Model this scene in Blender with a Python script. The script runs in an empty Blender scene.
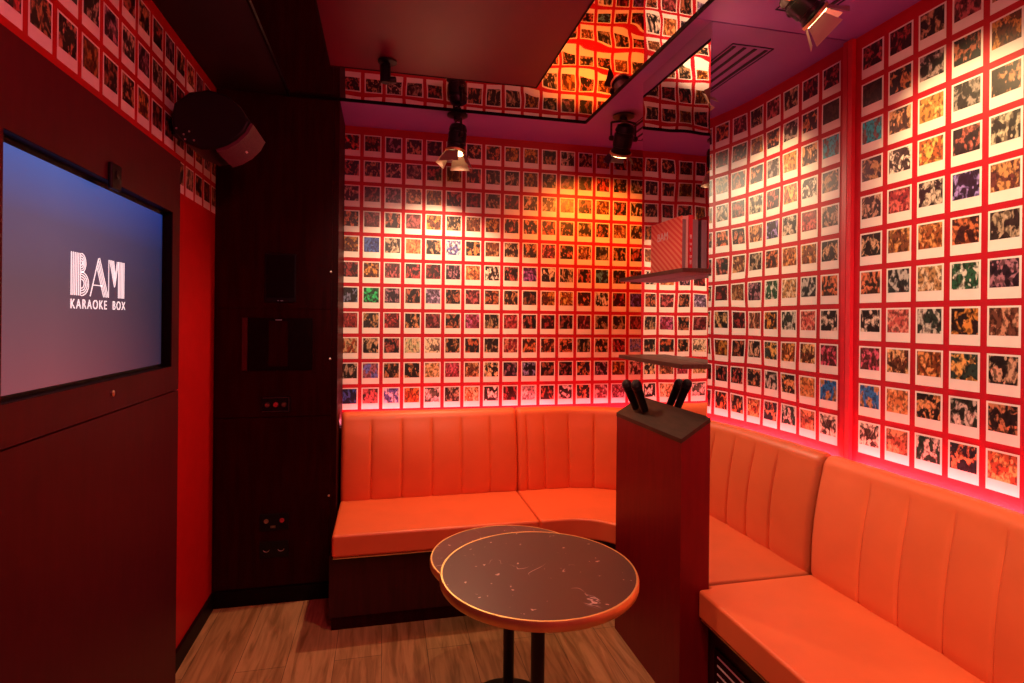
import bpy, bmesh, math, random
from mathutils import Vector, Matrix
random.seed(7)
C = bpy.context.scene.collection
ZC = 2.53            # ceiling height
PI = math.pi

# ------------------------------------------------------------------ materials
def new_mat(name):
    m = bpy.data.materials.new(name); m.use_nodes = True
    nt = m.node_tree; b = nt.nodes['Principled BSDF']
    return m, nt, b
def link(nt, a, b): nt.links.new(a, b)
def mat(name, col, rough=.5, metal=0., var=.12, scale=18., bump=0., bscale=200., emit=None, es=0., spec=.5, stretch=(1,1,1)):
    m, nt, b = new_mat(name)
    tc = nt.nodes.new('ShaderNodeTexCoord'); mp = nt.nodes.new('ShaderNodeMapping')
    mp.inputs['Scale'].default_value = stretch
    link(nt, tc.outputs['Object'], mp.inputs['Vector'])
    n = nt.nodes.new('ShaderNodeTexNoise'); n.inputs['Scale'].default_value = scale; n.inputs['Detail'].default_value = 4
    link(nt, mp.outputs['Vector'], n.inputs['Vector'])
    r = nt.nodes.new('ShaderNodeValToRGB')
    r.color_ramp.elements[0].position = .3; r.color_ramp.elements[1].position = .7
    r.color_ramp.elements[0].color = (*[c*(1-var) for c in col], 1)
    r.color_ramp.elements[1].color = (*[min(1, c*(1+var)) for c in col], 1)
    link(nt, n.outputs['Fac'], r.inputs['Fac']); link(nt, r.outputs['Color'], b.inputs['Base Color'])
    b.inputs['Roughness'].default_value = rough; b.inputs['Metallic'].default_value = metal
    b.inputs['Specular IOR Level'].default_value = spec
    if bump:
        n2 = nt.nodes.new('ShaderNodeTexNoise'); n2.inputs['Scale'].default_value = bscale
        link(nt, mp.outputs['Vector'], n2.inputs['Vector'])
        bp = nt.nodes.new('ShaderNodeBump'); bp.inputs['Strength'].default_value = bump; bp.inputs['Distance'].default_value = .002
        link(nt, n2.outputs['Fac'], bp.inputs['Height']); link(nt, bp.outputs['Normal'], b.inputs['Normal'])
    if emit:
        b.inputs['Emission Color'].default_value = (*emit, 1); b.inputs['Emission Strength'].default_value = es
    return m

M = {}
M['paper']   = mat('wallpaper_red', (.46,.006,.018), .5, var=.05, spec=.3)
M['plain']   = mat('plain_red_wall', (.45,.004,.006), .45, var=.05, spec=.3)
M['frame']   = mat('photo_border', (.86,.80,.74), .4, var=.03)
M['vinyl']   = mat('orange_vinyl', (.82,.165,.055), .42, var=.05, scale=6, bump=.12, bscale=420)
M['vinyl_side'] = M['vinyl']
M['wood']    = mat('dark_red_veneer', (.040,.003,.006), .38, var=.25, scale=9, stretch=(6,6,.5), bump=.1, bscale=60, spec=.3)
M['panel']   = mat('burgundy_panel', (.062,.003,.008), .45, var=.12, scale=12, stretch=(3,3,.6), spec=.2)
M['plinth']  = mat('plinth_laminate', (.16,.002,.006), .42, var=.12, scale=9, stretch=(5,5,.6), spec=.25)
M['plinth_top'] = mat('plinth_top_wood', (.045,.022,.015), .5, var=.25, scale=12, stretch=(8,1,1), spec=.2)
M['shelf']   = mat('dark_walnut_shelf', (.085,.035,.026), .5, var=.25, scale=14, stretch=(8,1,1), spec=.2)
M['cab']     = mat('near_black_cabinet', (.024,.0014,.0022), .45, var=.25, scale=10, stretch=(5,5,.5), spec=.05)
M['cabstrip']= mat('cabinet_red_strip', (.06,.004,.006), .4)
M['black']   = mat('black_plastic', (.005,.004,.005), .4, var=.1, spec=.25)
M['blackm']  = mat('black_metal', (.015,.013,.014), .35, metal=.3, var=.1)
M['grille']  = mat('speaker_grille', (.085,.010,.028), .5, var=.15, scale=60, bump=.4, bscale=600)
M['brass']   = mat('brass', (.95,.66,.26), .42, metal=.85, var=.08)
M['chrome']  = mat('dull_chrome', (.65,.55,.5), .3, metal=1., var=.05)
M['flap']    = mat('warm_metal_flap', (.45,.32,.26), .35, metal=.6, var=.08)
M['soffit']  = mat('purple_soffit', (.27,.09,.34), .5, var=.06, scale=3)
M['soffitd'] = mat('black_soffit', (.014,.004,.007), .6)
M['cpanel']  = mat('dark_red_ceiling_panel', (.13,.004,.028), .30, var=.08, scale=5, spec=.25)
M['trim']    = mat('black_trim', (.006,.0015,.002), .45, spec=.08)
M['slot']    = mat('vent_slot_black', (.005,.003,.006), .7)
M['post']    = mat('red_corner_post', (.60,.015,.03), .4, var=.05)
M['ledge']   = mat('red_ledge', (.70,.03,.05), .4, var=.05)
M['white']   = mat('white_print', (.85,.82,.78), .5, var=.03)
M['cream']   = mat('cream_paper', (.75,.58,.45), .6, var=.08, scale=80, stretch=(30,1,1))
M['grey']    = mat('grey_cover', (.28,.24,.23), .5)
M['knobred'] = mat('red_knob', (.5,.05,.06), .4)
M['led']     = mat('led_strip', (1,.3,.35), .5, emit=(1.,.20,.27), es=60.)
M['lens']    = mat('lamp_lens', (1,.8,.5), .4, emit=(1.,.62,.26), es=14.)
M['dark']    = mat('front_wall_dark', (.10,.008,.012), .5)
M['logo']    = mat('screen_logo_white', (1,1,1), .5, emit=(1.,.86,.86), es=.95)

# mirrors: slight waves in the ceiling one
def mirror(name, wave, tint=(.9,.88,.88)):
    m, nt, b = new_mat(name)
    b.inputs['Base Color'].default_value = (*tint,1); b.inputs['Metallic'].default_value = 1; b.inputs['Roughness'].default_value = .012
    if wave:
        tc = nt.nodes.new('ShaderNodeTexCoord'); n = nt.nodes.new('ShaderNodeTexNoise')
        n.inputs['Scale'].default_value = 5.; n.inputs['Detail'].default_value = 0
        link(nt, tc.outputs['Object'], n.inputs['Vector'])
        bp = nt.nodes.new('ShaderNodeBump'); bp.inputs['Strength'].default_value = wave; bp.inputs['Distance'].default_value = .01
        link(nt, n.outputs['Fac'], bp.inputs['Height']); link(nt, bp.outputs['Normal'], b.inputs['Normal'])
    return m
M['mirror'] = mirror('column_mirror', .10, (.80,.78,.78)); M['mirror_c'] = mirror('ceiling_mirror_foil', .22)

# floor: planks running into the room
def floor_mat():
    m, nt, b = new_mat('oak_planks')
    tc = nt.nodes.new('ShaderNodeTexCoord'); mp = nt.nodes.new('ShaderNodeMapping')
    mp.inputs['Rotation'].default_value = (0,0,PI/2)
    link(nt, tc.outputs['Object'], mp.inputs['Vector'])
    br = nt.nodes.new('ShaderNodeTexBrick')
    br.inputs['Color1'].default_value = (.37,.19,.085,1); br.inputs['Color2'].default_value = (.44,.235,.11,1)
    br.inputs['Mortar'].default_value = (.10,.05,.025,1); br.inputs['Scale'].default_value = 1
    br.inputs['Brick Width'].default_value = 1.2; br.inputs['Row Height'].default_value = .19; br.inputs['Mortar Size'].default_value = .0012
    link(nt, mp.outputs['Vector'], br.inputs['Vector'])
    mp2 = nt.nodes.new('ShaderNodeMapping'); mp2.inputs['Scale'].default_value = (14,1.4,1)
    link(nt, tc.outputs['Object'], mp2.inputs['Vector'])
    n = nt.nodes.new('ShaderNodeTexNoise'); n.inputs['Scale'].default_value = 2.2; n.inputs['Detail'].default_value = 8; n.inputs['Distortion'].default_value = 1.2
    link(nt, mp2.outputs['Vector'], n.inputs['Vector'])
    r = nt.nodes.new('ShaderNodeValToRGB'); r.color_ramp.elements[0].position=.32; r.color_ramp.elements[1].position=.62
    r.color_ramp.elements[0].color=(.55,.5,.42,1); r.color_ramp.elements[1].color=(1.1,1.1,1.1,1)
    link(nt, n.outputs['Fac'], r.inputs['Fac'])
    mx = nt.nodes.new('ShaderNodeMix'); mx.data_type='RGBA'; mx.blend_type='MULTIPLY'; mx.inputs['Factor'].default_value=1
    link(nt, br.outputs['Color'], mx.inputs['A']); link(nt, r.outputs['Color'], mx.inputs['B'])
    link(nt, mx.outputs['Result'], b.inputs['Base Color']); b.inputs['Roughness'].default_value=.42
    return m
M['floor'] = floor_mat()

# black marble table tops with white flecks
def marble(name, base, vein):
    m, nt, b = new_mat(name)
    tc = nt.nodes.new('ShaderNodeTexCoord')
    v = nt.nodes.new('ShaderNodeTexVoronoi'); v.inputs['Scale'].default_value = 42
    nz = nt.nodes.new('ShaderNodeTexNoise'); nz.inputs['Scale'].default_value = 60; nz.inputs['Detail'].default_value = 4
    vm = nt.nodes.new('ShaderNodeVectorMath'); vm.operation='MULTIPLY_ADD'; vm.inputs[1].default_value=(.03,.03,.03)
    link(nt, tc.outputs['Object'], nz.inputs['Vector']); link(nt, nz.outputs['Color'], vm.inputs[0]); link(nt, tc.outputs['Object'], vm.inputs[2]); link(nt, vm.outputs[0], v.inputs['Vector'])
    sp = nt.nodes.new('ShaderNodeSeparateColor'); link(nt, v.outputs['Color'], sp.inputs[0])
    # fleck size differs per cell, most cells have none
    sz = nt.nodes.new('ShaderNodeMath'); sz.operation='MULTIPLY_ADD'; sz.inputs[1].default_value=-.55; sz.inputs[2].default_value=.42
    link(nt, sp.outputs[0], sz.inputs[0])
    ad = nt.nodes.new('ShaderNodeMath'); ad.operation='ADD'; link(nt, sz.outputs[0], ad.inputs[0]); link(nt, v.outputs['Distance'], ad.inputs[1])
    r = nt.nodes.new('ShaderNodeValToRGB'); r.color_ramp.elements[0].position=.05; r.color_ramp.elements[0].color=(.62,.50,.42,1)
    r.color_ramp.elements[1].position=.13; r.color_ramp.elements[1].color=(*base,1)
    link(nt, ad.outputs[0], r.inputs['Fac'])
    n = nt.nodes.new('ShaderNodeTexNoise'); n.inputs['Scale'].default_value = vein; n.inputs['Detail'].default_value = 3; n.inputs['Distortion'].default_value = 1.6
    link(nt, tc.outputs['Object'], n.inputs['Vector'])
    r2 = nt.nodes.new('ShaderNodeValToRGB'); e = r2.color_ramp.elements
    e[0].position=.492; e[0].color=(0,0,0,1); e[1].position=.5; e[1].color=(1,1,1,1); x = e.new(.508); x.color=(0,0,0,1)
    link(nt, n.outputs['Fac'], r2.inputs['Fac'])
    n3 = nt.nodes.new('ShaderNodeTexNoise'); n3.inputs['Scale'].default_value = 7
    link(nt, tc.outputs['Object'], n3.inputs['Vector'])
    r3 = nt.nodes.new('ShaderNodeValToRGB'); r3.color_ramp.elements[0].position=.60 if vein>4 else .45; r3.color_ramp.elements[1].position=.66
    link(nt, n3.outputs['Fac'], r3.inputs['Fac'])
    mu = nt.nodes.new('ShaderNodeMath'); mu.operation='MULTIPLY'
    link(nt, r2.outputs['Color'], mu.inputs[0]); link(nt, r3.outputs['Color'], mu.inputs[1])
    mx = nt.nodes.new('ShaderNodeMix'); mx.data_type='RGBA'
    link(nt, mu.outputs[0], mx.inputs['Factor']); link(nt, r.outputs['Color'], mx.inputs['A']); mx.inputs['B'].default_value=(.75,.65,.58,1)
    link(nt, mx.outputs['Result'], b.inputs['Base Color']); b.inputs['Roughness'].default_value=.30
    b.inputs['Specular IOR Level'].default_value=.5
    return m
M['marble'] = marble('black_marble', (.085,.052,.040), 5.)
M['marble2'] = marble('veined_marble', (.13,.07,.06), 3.)

# photo pictures: crowd-like blotches tinted by a per-photo attribute
def photo_mat():
    m, nt, b = new_mat('party_photo')
    uv = nt.nodes.new('ShaderNodeUVMap'); uv.uv_map = 'pic'
    at = nt.nodes.new('ShaderNodeAttribute'); at.attribute_name = 'tint'
    at2 = nt.nodes.new('ShaderNodeAttribute'); at2.attribute_name = 'back'
    mp = nt.nodes.new('ShaderNodeMapping'); mp.inputs['Scale'].default_value=(1.25,.75,1)
    link(nt, uv.outputs['UV'], mp.inputs['Vector'])
    n = nt.nodes.new('ShaderNodeTexNoise'); n.inputs['Scale'].default_value = 2.7; n.inputs['Detail'].default_value = 4.; n.inputs['Distortion'].default_value=.6
    link(nt, mp.outputs['Vector'], n.inputs['Vector'])
    v = nt.nodes.new('ShaderNodeTexVoronoi'); v.inputs['Scale'].default_value = 3.6
    link(nt, mp.outputs['Vector'], v.inputs['Vector'])
    r = nt.nodes.new('ShaderNodeValToRGB'); e=r.color_ramp.elements
    e[0].position=.495; e[0].color=(0,0,0,1); e[1].position=.56; e[1].color=(1,1,1,1)
    link(nt, n.outputs['Fac'], r.inputs['Fac'])
    mx = nt.nodes.new('ShaderNodeMix'); mx.data_type='RGBA'
    link(nt, r.outputs['Color'], mx.inputs['Factor']); link(nt, at2.outputs['Color'], mx.inputs['A']); link(nt, at.outputs['Color'], mx.inputs['B'])
    # heads: small lighter dots
    r2 = nt.nodes.new('ShaderNodeValToRGB'); e=r2.color_ramp.elements
    e[0].position=.17; e[0].color=(1,1,1,1); e[1].position=.24; e[1].color=(0,0,0,1)
    link(nt, v.outputs['Distance'], r2.inputs['Fac'])
    sep = nt.nodes.new('ShaderNodeSeparateColor'); link(nt, v.outputs['Color'], sep.inputs[0])
    gt = nt.nodes.new('ShaderNodeMath'); gt.operation='GREATER_THAN'; gt.inputs[1].default_value=.45
    link(nt, sep.outputs[0], gt.inputs[0])
    mu = nt.nodes.new('ShaderNodeMath'); mu.operation='MULTIPLY'
    link(nt, r2.outputs['Color'], mu.inputs[0]); link(nt, gt.outputs[0], mu.inputs[1])
    mu2 = nt.nodes.new('ShaderNodeMath'); mu2.operation='MULTIPLY'; mu2.inputs[1].default_value=.8
    link(nt, mu.outputs[0], mu2.inputs[0])
    hs = nt.nodes.new('ShaderNodeHueSaturation'); hs.inputs['Value'].default_value=1.35; hs.inputs['Saturation'].default_value=.9
    link(nt, at.outputs['Color'], hs.inputs['Color'])
    mx2 = nt.nodes.new('ShaderNodeMix'); mx2.data_type='RGBA'
    link(nt, mu2.outputs[0], mx2.inputs['Factor']); link(nt, mx.outputs['Result'], mx2.inputs['A']); link(nt, hs.outputs['Color'], mx2.inputs['B'])
    # second, finer dark layer (hair, clothes)
    n4 = nt.nodes.new('ShaderNodeTexNoise'); n4.inputs['Scale'].default_value = 6; n4.inputs['Detail'].default_value = 2
    link(nt, mp.outputs['Vector'], n4.inputs['Vector'])
    r4 = nt.nodes.new('ShaderNodeValToRGB'); e=r4.color_ramp.elements
    e[0].position=.42; e[0].color=(.12,.10,.10,1); e[1].position=.52; e[1].color=(1,1,1,1)
    link(nt, n4.outputs['Fac'], r4.inputs['Fac'])
    mx3 = nt.nodes.new('ShaderNodeMix'); mx3.data_type='RGBA'; mx3.blend_type='MULTIPLY'; mx3.inputs['Factor'].default_value=.8
    link(nt, mx2.outputs['Result'], mx3.inputs['A']); link(nt, r4.outputs['Color'], mx3.inputs['B'])
    link(nt, mx3.outputs['Result'], b.inputs['Base Color']); b.inputs['Roughness'].default_value=.4
    return m
M['photo'] = photo_mat()

# red striped book cover
def cover_mat():
    m, nt, b = new_mat('striped_cover')
    tc = nt.nodes.new('ShaderNodeTexCoord'); mp = nt.nodes.new('ShaderNodeMapping'); mp.inputs['Rotation'].default_value=(.95,0,0)
    link(nt, tc.outputs['Object'], mp.inputs['Vector'])
    w = nt.nodes.new('ShaderNodeTexWave'); w.inputs['Scale'].default_value=16; w.inputs['Distortion'].default_value=2.2; w.inputs['Detail'].default_value=0; w.inputs['Detail Scale'].default_value=.35
    w.bands_direction='Y'
    link(nt, mp.outputs['Vector'], w.inputs['Vector'])
    r = nt.nodes.new('ShaderNodeValToRGB'); e=r.color_ramp.elements
    e[0].position=.42; e[0].color=(.80,.08,.06,1); e[1].position=.58; e[1].color=(.90,.32,.20,1)
    link(nt, w.outputs['Fac'], r.inputs['Fac']); link(nt, r.outputs['Color'], b.inputs['Base Color']); b.inputs['Roughness'].default_value=.45
    return m
M['cover'] = cover_mat()

def screen_mat():
    m, nt, b = new_mat('screen_picture_reflection')
    uv = nt.nodes.new('ShaderNodeUVMap'); uv.uv_map='UVMap'
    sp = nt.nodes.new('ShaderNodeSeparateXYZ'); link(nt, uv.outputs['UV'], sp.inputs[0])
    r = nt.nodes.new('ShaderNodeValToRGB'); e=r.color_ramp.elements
    e[0].position=0.; e[0].color=(.24,.065,.080,1); e[1].position=1.; e[1].color=(.075,.12,.40,1)  # rosy lower tones paint a red reflection on the glass into the emission
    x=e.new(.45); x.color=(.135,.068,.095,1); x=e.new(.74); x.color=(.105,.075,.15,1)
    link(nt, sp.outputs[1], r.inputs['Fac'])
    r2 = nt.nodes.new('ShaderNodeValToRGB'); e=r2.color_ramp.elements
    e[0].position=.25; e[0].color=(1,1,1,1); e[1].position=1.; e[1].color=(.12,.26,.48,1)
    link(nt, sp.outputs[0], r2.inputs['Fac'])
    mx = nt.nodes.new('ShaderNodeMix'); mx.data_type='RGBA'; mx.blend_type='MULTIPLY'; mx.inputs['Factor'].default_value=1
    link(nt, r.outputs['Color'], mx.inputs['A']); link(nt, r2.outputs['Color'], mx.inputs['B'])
    b.inputs['Base Color'].default_value=(.004,.004,.006,1); b.inputs['Roughness'].default_value=.35; b.inputs['Specular IOR Level'].default_value=.2
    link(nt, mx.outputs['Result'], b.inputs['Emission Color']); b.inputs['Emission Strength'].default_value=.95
    return m
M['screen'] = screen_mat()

# ------------------------------------------------------------------ helpers
def obj(name, bm, m, parent=None, smooth=False, bevel=0, segs=2):
    bmesh.ops.recalc_face_normals(bm, faces=bm.faces)
    me = bpy.data.meshes.new(name); bm.to_mesh(me); bm.free()
    for mm in (m if isinstance(m, (list,tuple)) else [m]): me.materials.append(mm)
    if smooth:
        for p in me.polygons: p.use_smooth = True
        me.set_sharp_from_angle(angle=math.radians(38))
    o = bpy.data.objects.new(name, me); C.objects.link(o)
    if parent: o.parent = parent; o.matrix_parent_inverse = parent.matrix_basis.inverted()
    if bevel:
        bv = o.modifiers.new('bevel','BEVEL'); bv.width=bevel; bv.segments=segs; bv.limit_method='ANGLE'; bv.angle_limit=math.radians(40)
        if segs > 2:
            for p in me.polygons: p.use_smooth = True
            bv.harden_normals = True
    return o
def thing(name, label, cat, loc=(0,0,0), group=None):
    o = bpy.data.objects.new(name, None); C.objects.link(o); o.location = loc; o.empty_display_size=.05
    o['label']=label; o['category']=cat
    if group: o['group']=group
    bpy.context.view_layer.update()
    return o
def tag(o, label, cat, group=None):
    o['label']=label; o['category']=cat
    if group: o['group']=group
    return o
def struct(o, label, cat='room'):
    o['kind']='structure'; o['label']=label; o['category']=cat; return o
def box(bm, x0,x1,y0,y1,z0,z1, mi=0):
    vs=[bm.verts.new((x,y,z)) for x in (x0,x1) for y in (y0,y1) for z in (z0,z1)]
    for f in ((0,1,3,2),(4,6,7,5),(0,4,5,1),(2,3,7,6),(0,2,6,4),(1,5,7,3)):
        bm.faces.new([vs[i] for i in f]).material_index=mi
    return vs
def bx(*a): bm=bmesh.new(); box(bm,*a); return bm
def obox(bm, c, ax, ay, az, sx, sy, sz):
    c=Vector(c); vs=[]
    for i in (-1,1):
        for j in (-1,1):
            for k in (-1,1): vs.append(bm.verts.new(c+ax*sx*i*.5+ay*sy*j*.5+az*sz*k*.5))
    for f in ((0,1,3,2),(4,6,7,5),(0,4,5,1),(2,3,7,6),(0,2,6,4),(1,5,7,3)): bm.faces.new([vs[i] for i in f])
def frame_of(d):
    d=Vector(d).normalized(); up=Vector((0,0,1)) if abs(d.z)<.95 else Vector((0,1,0))
    a=d.cross(up).normalized(); b=a.cross(d).normalized(); return a,b,d
def lathe(bm, p0, d, prof, n=28, cap=True):
    a,b,d=frame_of(d); p0=Vector(p0); rings=[]
    for r,h in prof:
        if r<1e-5: rings.append([bm.verts.new(p0+d*h)])
        else: rings.append([bm.verts.new(p0+d*h+(a*math.cos(2*PI*i/n)+b*math.sin(2*PI*i/n))*r) for i in range(n)])
    for A,B in zip(rings,rings[1:]):
        if len(A)==1 and len(B)==1: continue
        for i in range(n):
            j=(i+1)%n
            if len(A)==1: bm.faces.new((A[0],B[j],B[i]))
            elif len(B)==1: bm.faces.new((A[i],A[j],B[0]))
            else: bm.faces.new((A[i],A[j],B[j],B[i]))
    if cap:
        if len(rings[0])>1: bm.faces.new(rings[0][::-1])
        if len(rings[-1])>1: bm.faces.new(rings[-1])
def tube(bm, pts, r, n=10):
    for p,q in zip(pts,pts[1:]):
        p=Vector(p); q=Vector(q); lathe(bm,p,q-p,[(r,0),(r,(q-p).length)],n)
def prism(bm, pts, z0, z1):
    lo=[bm.verts.new((x,y,z0)) for x,y in pts]; hi=[bm.verts.new((x,y,z1)) for x,y in pts]
    bm.faces.new(lo[::-1]); bm.faces.new(hi)
    n=len(pts)
    for i in range(n): bm.faces.new((lo[i],lo[(i+1)%n],hi[(i+1)%n],hi[i]))

# ------------------------------------------------------------------ room shell
YB=3.34; XR=1.785; XL=-.81; YC=2.955; XC=-.234; YF=-1.3
struct(obj('floor', bx(-1.0,2.1,YF-.1,YB+.1,-.1,0), M['floor']), 'wood plank floor of warm brown oak running into the room', 'floor')

# the right wall bends gently inwards near the camera
def right_x(y):
    return XR if y>1.4 else XR-(2-math.sqrt(max(0,4-(1.4-y)**2)))
P_ROW=.147; P_COL=.1194; PW=.0990; PH=.1255; Z0=.888

PAL=[  # (picture light colour, picture dark colour)
 ((.70,.30,.12),(.012,.008,.006)), ((.62,.38,.20),(.015,.010,.008)), ((.75,.20,.07),(.04,.008,.005)),
 ((.50,.05,.05),(.03,.004,.004)), ((.65,.48,.32),(.02,.015,.012)), ((.45,.20,.26),(.02,.008,.02)),
 ((.70,.30,.05),(.10,.02,.004)), ((.45,.14,.07),(.008,.005,.005)), ((.58,.12,.13),(.09,.012,.014)), ((.60,.36,.16),(.01,.010,.008)),
 ((.48,.10,.07),(.006,.004,.004)), ((.72,.36,.16),(.14,.04,.015)), ((.60,.18,.10),(.01,.006,.006))]
def palette(c, r, seed, over):
    if (c,r) in over: return over[(c,r)]
    rd=random.Random(seed*9973+c*131+r*17)
    a,b=rd.choice(PAL); k=rd.uniform(.55,1.0)
    return tuple(x*k for x in a), b

def wallpaper(name, base_quads, cols, rows, place, over, seed, mats, label, clip=None, z00=Z0, prow=P_ROW, ph=PH):
    """base_quads build the wall solid; place(u, z, off) gives a point on the wall, u along it"""
    bm=bmesh.new(); uvl=bm.loops.layers.uv.new('pic')
    tl=bm.loops.layers.float_color.new('tint'); bl=bm.loops.layers.float_color.new('back')
    base_quads(bm)
    for c in cols:
        for r in rows:
            zb=z00+prow*(10-r); zt=zb+ph
            u0=c*P_COL; u1=u0+PW
            if clip: u0=max(u0,clip[0]); u1=min(u1,clip[1])
            if u1-u0<.005: continue
            f=bm.faces.new([bm.verts.new(place(u,z,.0008)) for u,z in ((u0,zb),(u1,zb),(u1,zt),(u0,zt))]); f.material_index=1
            a,bk=palette(c,r,seed,over)
            i0=c*P_COL+.0065; i1=c*P_COL+PW-.0065
            if clip: i0=max(i0,clip[0]); i1=min(i1,clip[1])
            if i1-i0<.003: continue
            zi0=zb+.034; zi1=zt-.006
            f=bm.faces.new([bm.verts.new(place(u,z,.0014)) for u,z in ((i0,zi0),(i1,zi0),(i1,zi1),(i0,zi1))]); f.material_index=2
            ox=(c*7.31+seed*3.3)%50; oy=(r*5.17+seed)%50
            for l,(uu,vv) in zip(f.loops, ((0,0),((i1-i0)/.0855,0),((i1-i0)/.0855,1),(0,1))):
                l[uvl].uv=(ox+uu,oy+vv); l[tl]=(*a,1); l[bl]=(*bk,1)
    me=bpy.data.meshes.new(name); bm.to_mesh(me); bm.free()
    for mm in mats: me.materials.append(mm)
    o=bpy.data.objects.new(name,me); C.objects.link(o)
    return struct(o,label,'wall')

D=(.012,.010,.010)
ov_back={(0,0):((.75,.10,.06),D),(13,0):((.60,.22,.03),(.30,.05,.01)),(13,1):((.80,.10,.05),(.10,.006,.004)),
 (1,4):((.06,.14,.45),(.02,.05,.25)),(3,4):((.75,.30,.10),(.55,.14,.04)),(4,4):((.6,.3,.15),D),(5,4):((.75,.65,.75),(.10,.12,.40)),
 (9,5):((.35,.10,.45),(.05,.01,.06)),(13,5):((.10,.30,.45),D),(1,6):((.02,.65,.18),(.005,.06,.02)),(4,6):((.50,.38,.62),(.12,.08,.15)),(0,6):((.18,.22,.35),D),
 (11,6):((.70,.45,.10),(.25,.06,.01)),(13,6):((.75,.70,.65),D),(15,6):((.15,.10,.60),(.04,.02,.12)),(2,7):((.55,.05,.05),(.12,.008,.008)),
 (6,7):((.60,.12,.30),(.22,.02,.04)),(8,7):((.60,.10,.12),(.25,.02,.02)),(0,7):((.45,.06,.05),(.25,.02,.02)),(1,7):((.55,.30,.12),(.03,.02,.02)),
 (3,8):((.50,.55,.30),(.70,.55,.32)),(4,8):((.12,.10,.08),(.80,.68,.45)),(6,8):((.5,.12,.04),D),(15,8):((.10,.16,.70),(.30,.30,.45)),(8,8):((.6,.2,.12),(.25,.02,.03)),
 (1,9):((.15,.18,.6),(.35,.12,.16)),(5,9):((.60,.10,.16),(.30,.03,.05)),(4,9):((.35,.20,.05),(.75,.50,.25)),(0,10):((.05,.10,.42),(.006,.01,.04)),
 (1,10):((.08,.02,.03),(.60,.12,.13)),(2,10):((.70,.60,.80),(.10,.10,.40)),(3,10):((.70,.22,.04),(.30,.05,.01)),(4,10):((.80,.60,.62),(.10,.10,.08)),
 (6,10):((.85,.60,.35),(.5,.2,.08)),(7,10):((.85,.75,.72),D),(9,10):((.85,.7,.72),(.45,.25,.3)),(10,10):((.45,.10,.06),D),(11,10):((.8,.7,.72),D),
 (12,9):((.65,.22,.05),(.02,.01,.03)),(7,9):((.85,.6,.3),D),(12,10):((.8,.25,.12),D),(13,10):((.8,.5,.5),(.3,.04,.06)),(14,10):((.6,.25,.3),(.2,.03,.05)),
 (9,9):((.25,.25,.5),D),(15,9):((.7,.5,.45),(.05,.02,.03)),(1,2):((.25,.10,.07),D),(6,4):((.65,.25,.08),D),(0,8):((.6,.4,.2),(.3,.06,.02)),
 (6,5):((.75,.35,.12),(.4,.12,.04)),(7,5):((.85,.72,.6),D),(10,5):((.8,.65,.5),D)}
def back_base(bm):
    box(bm,-.95,2.1,YB,YB+.1,-.0,ZC+.1,0)
wallpaper('wall_back', back_base, range(0,18), range(11), lambda u,z,o:(-.248+u,YB-o,z), ov_back, 1,
          [M['paper'],M['frame'],M['photo']], 'back wall covered in rows of instant party photos on red paper', clip=(0,XR+.248))
# ledge board behind the backrests, gap lit by led strips
ov_right={(0,2):((.12,.06,.06),(.015,.52,.62)),(1,2):((.75,.40,.18),(.04,.015,.01)),(2,2):((.75,.45,.14),(.55,.22,.05)),(1,3):((.85,.78,.65),(.03,.025,.02)),
 (2,3):((.80,.50,.12),(.40,.10,.02)),(3,4):((.35,.25,.65),(.01,.006,.03)),(0,4):((.5,.3,.2),D),(1,4):((.65,.12,.10),(.25,.02,.02)),(2,4):((.6,.5,.4),D),(4,4):((.6,.28,.10),(.12,.03,.02)),
 (0,5):((.7,.45,.25),D),(1,5):((.65,.30,.08),(.2,.06,.02)),(2,5):((.75,.32,.10),(.3,.08,.02)),(0,6):((.75,.22,.08),(.05,.02,.01)),(1,6):((.5,.5,.45),(.02,.03,.03)),
 (2,6):((.75,.6,.4),(.45,.25,.1)),(3,6):((.7,.7,.6),(.02,.10,.05)),(0,7):((.75,.65,.5),D),(1,7):((.75,.30,.22),(.55,.10,.08)),(2,7):((.6,.6,.5),(.02,.04,.03)),(3,7):((.7,.28,.05),(.02,.01,.01)),
 (4,7):((.6,.3,.18),(.15,.05,.03)),(0,8):((.70,.10,.18),(.10,.02,.02)),(1,8):((.8,.5,.2),(.1,.03,.01)),(2,8):((.75,.35,.10),(.2,.05,.01)),(3,8):((.8,.45,.12),(.02,.05,.04)),(4,8):((.6,.4,.25),D),
 (0,9):((.5,.25,.08),(.02,.18,.50)),(1,9):((.8,.4,.15),(.6,.22,.06)),(2,9):((.7,.35,.12),D),(3,9):((.6,.55,.45),(.02,.03,.02)),(4,9):((.5,.22,.10),D),
 (0,10):((.04,.03,.02),(.75,.72,.55)),(1,10):((.7,.32,.15),(.3,.10,.05)),(2,10):((.6,.6,.5),(.005,.05,.03)),(3,10):((.75,.28,.12),(.01,.02,.03)),(4,10):((.8,.45,.15),(.35,.08,.03)),
 (0,1):((.05,.03,.02),(.015,.01,.008)),(1,1):((.6,.25,.08),D),(2,1):((.4,.3,.28),D),(0,0):((.45,.06,.06),D),(3,2):((.30,.25,.22),D),(3,3):((.45,.12,.08),D),(4,3):((.5,.45,.3),(.01,.015,.01))}
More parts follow.
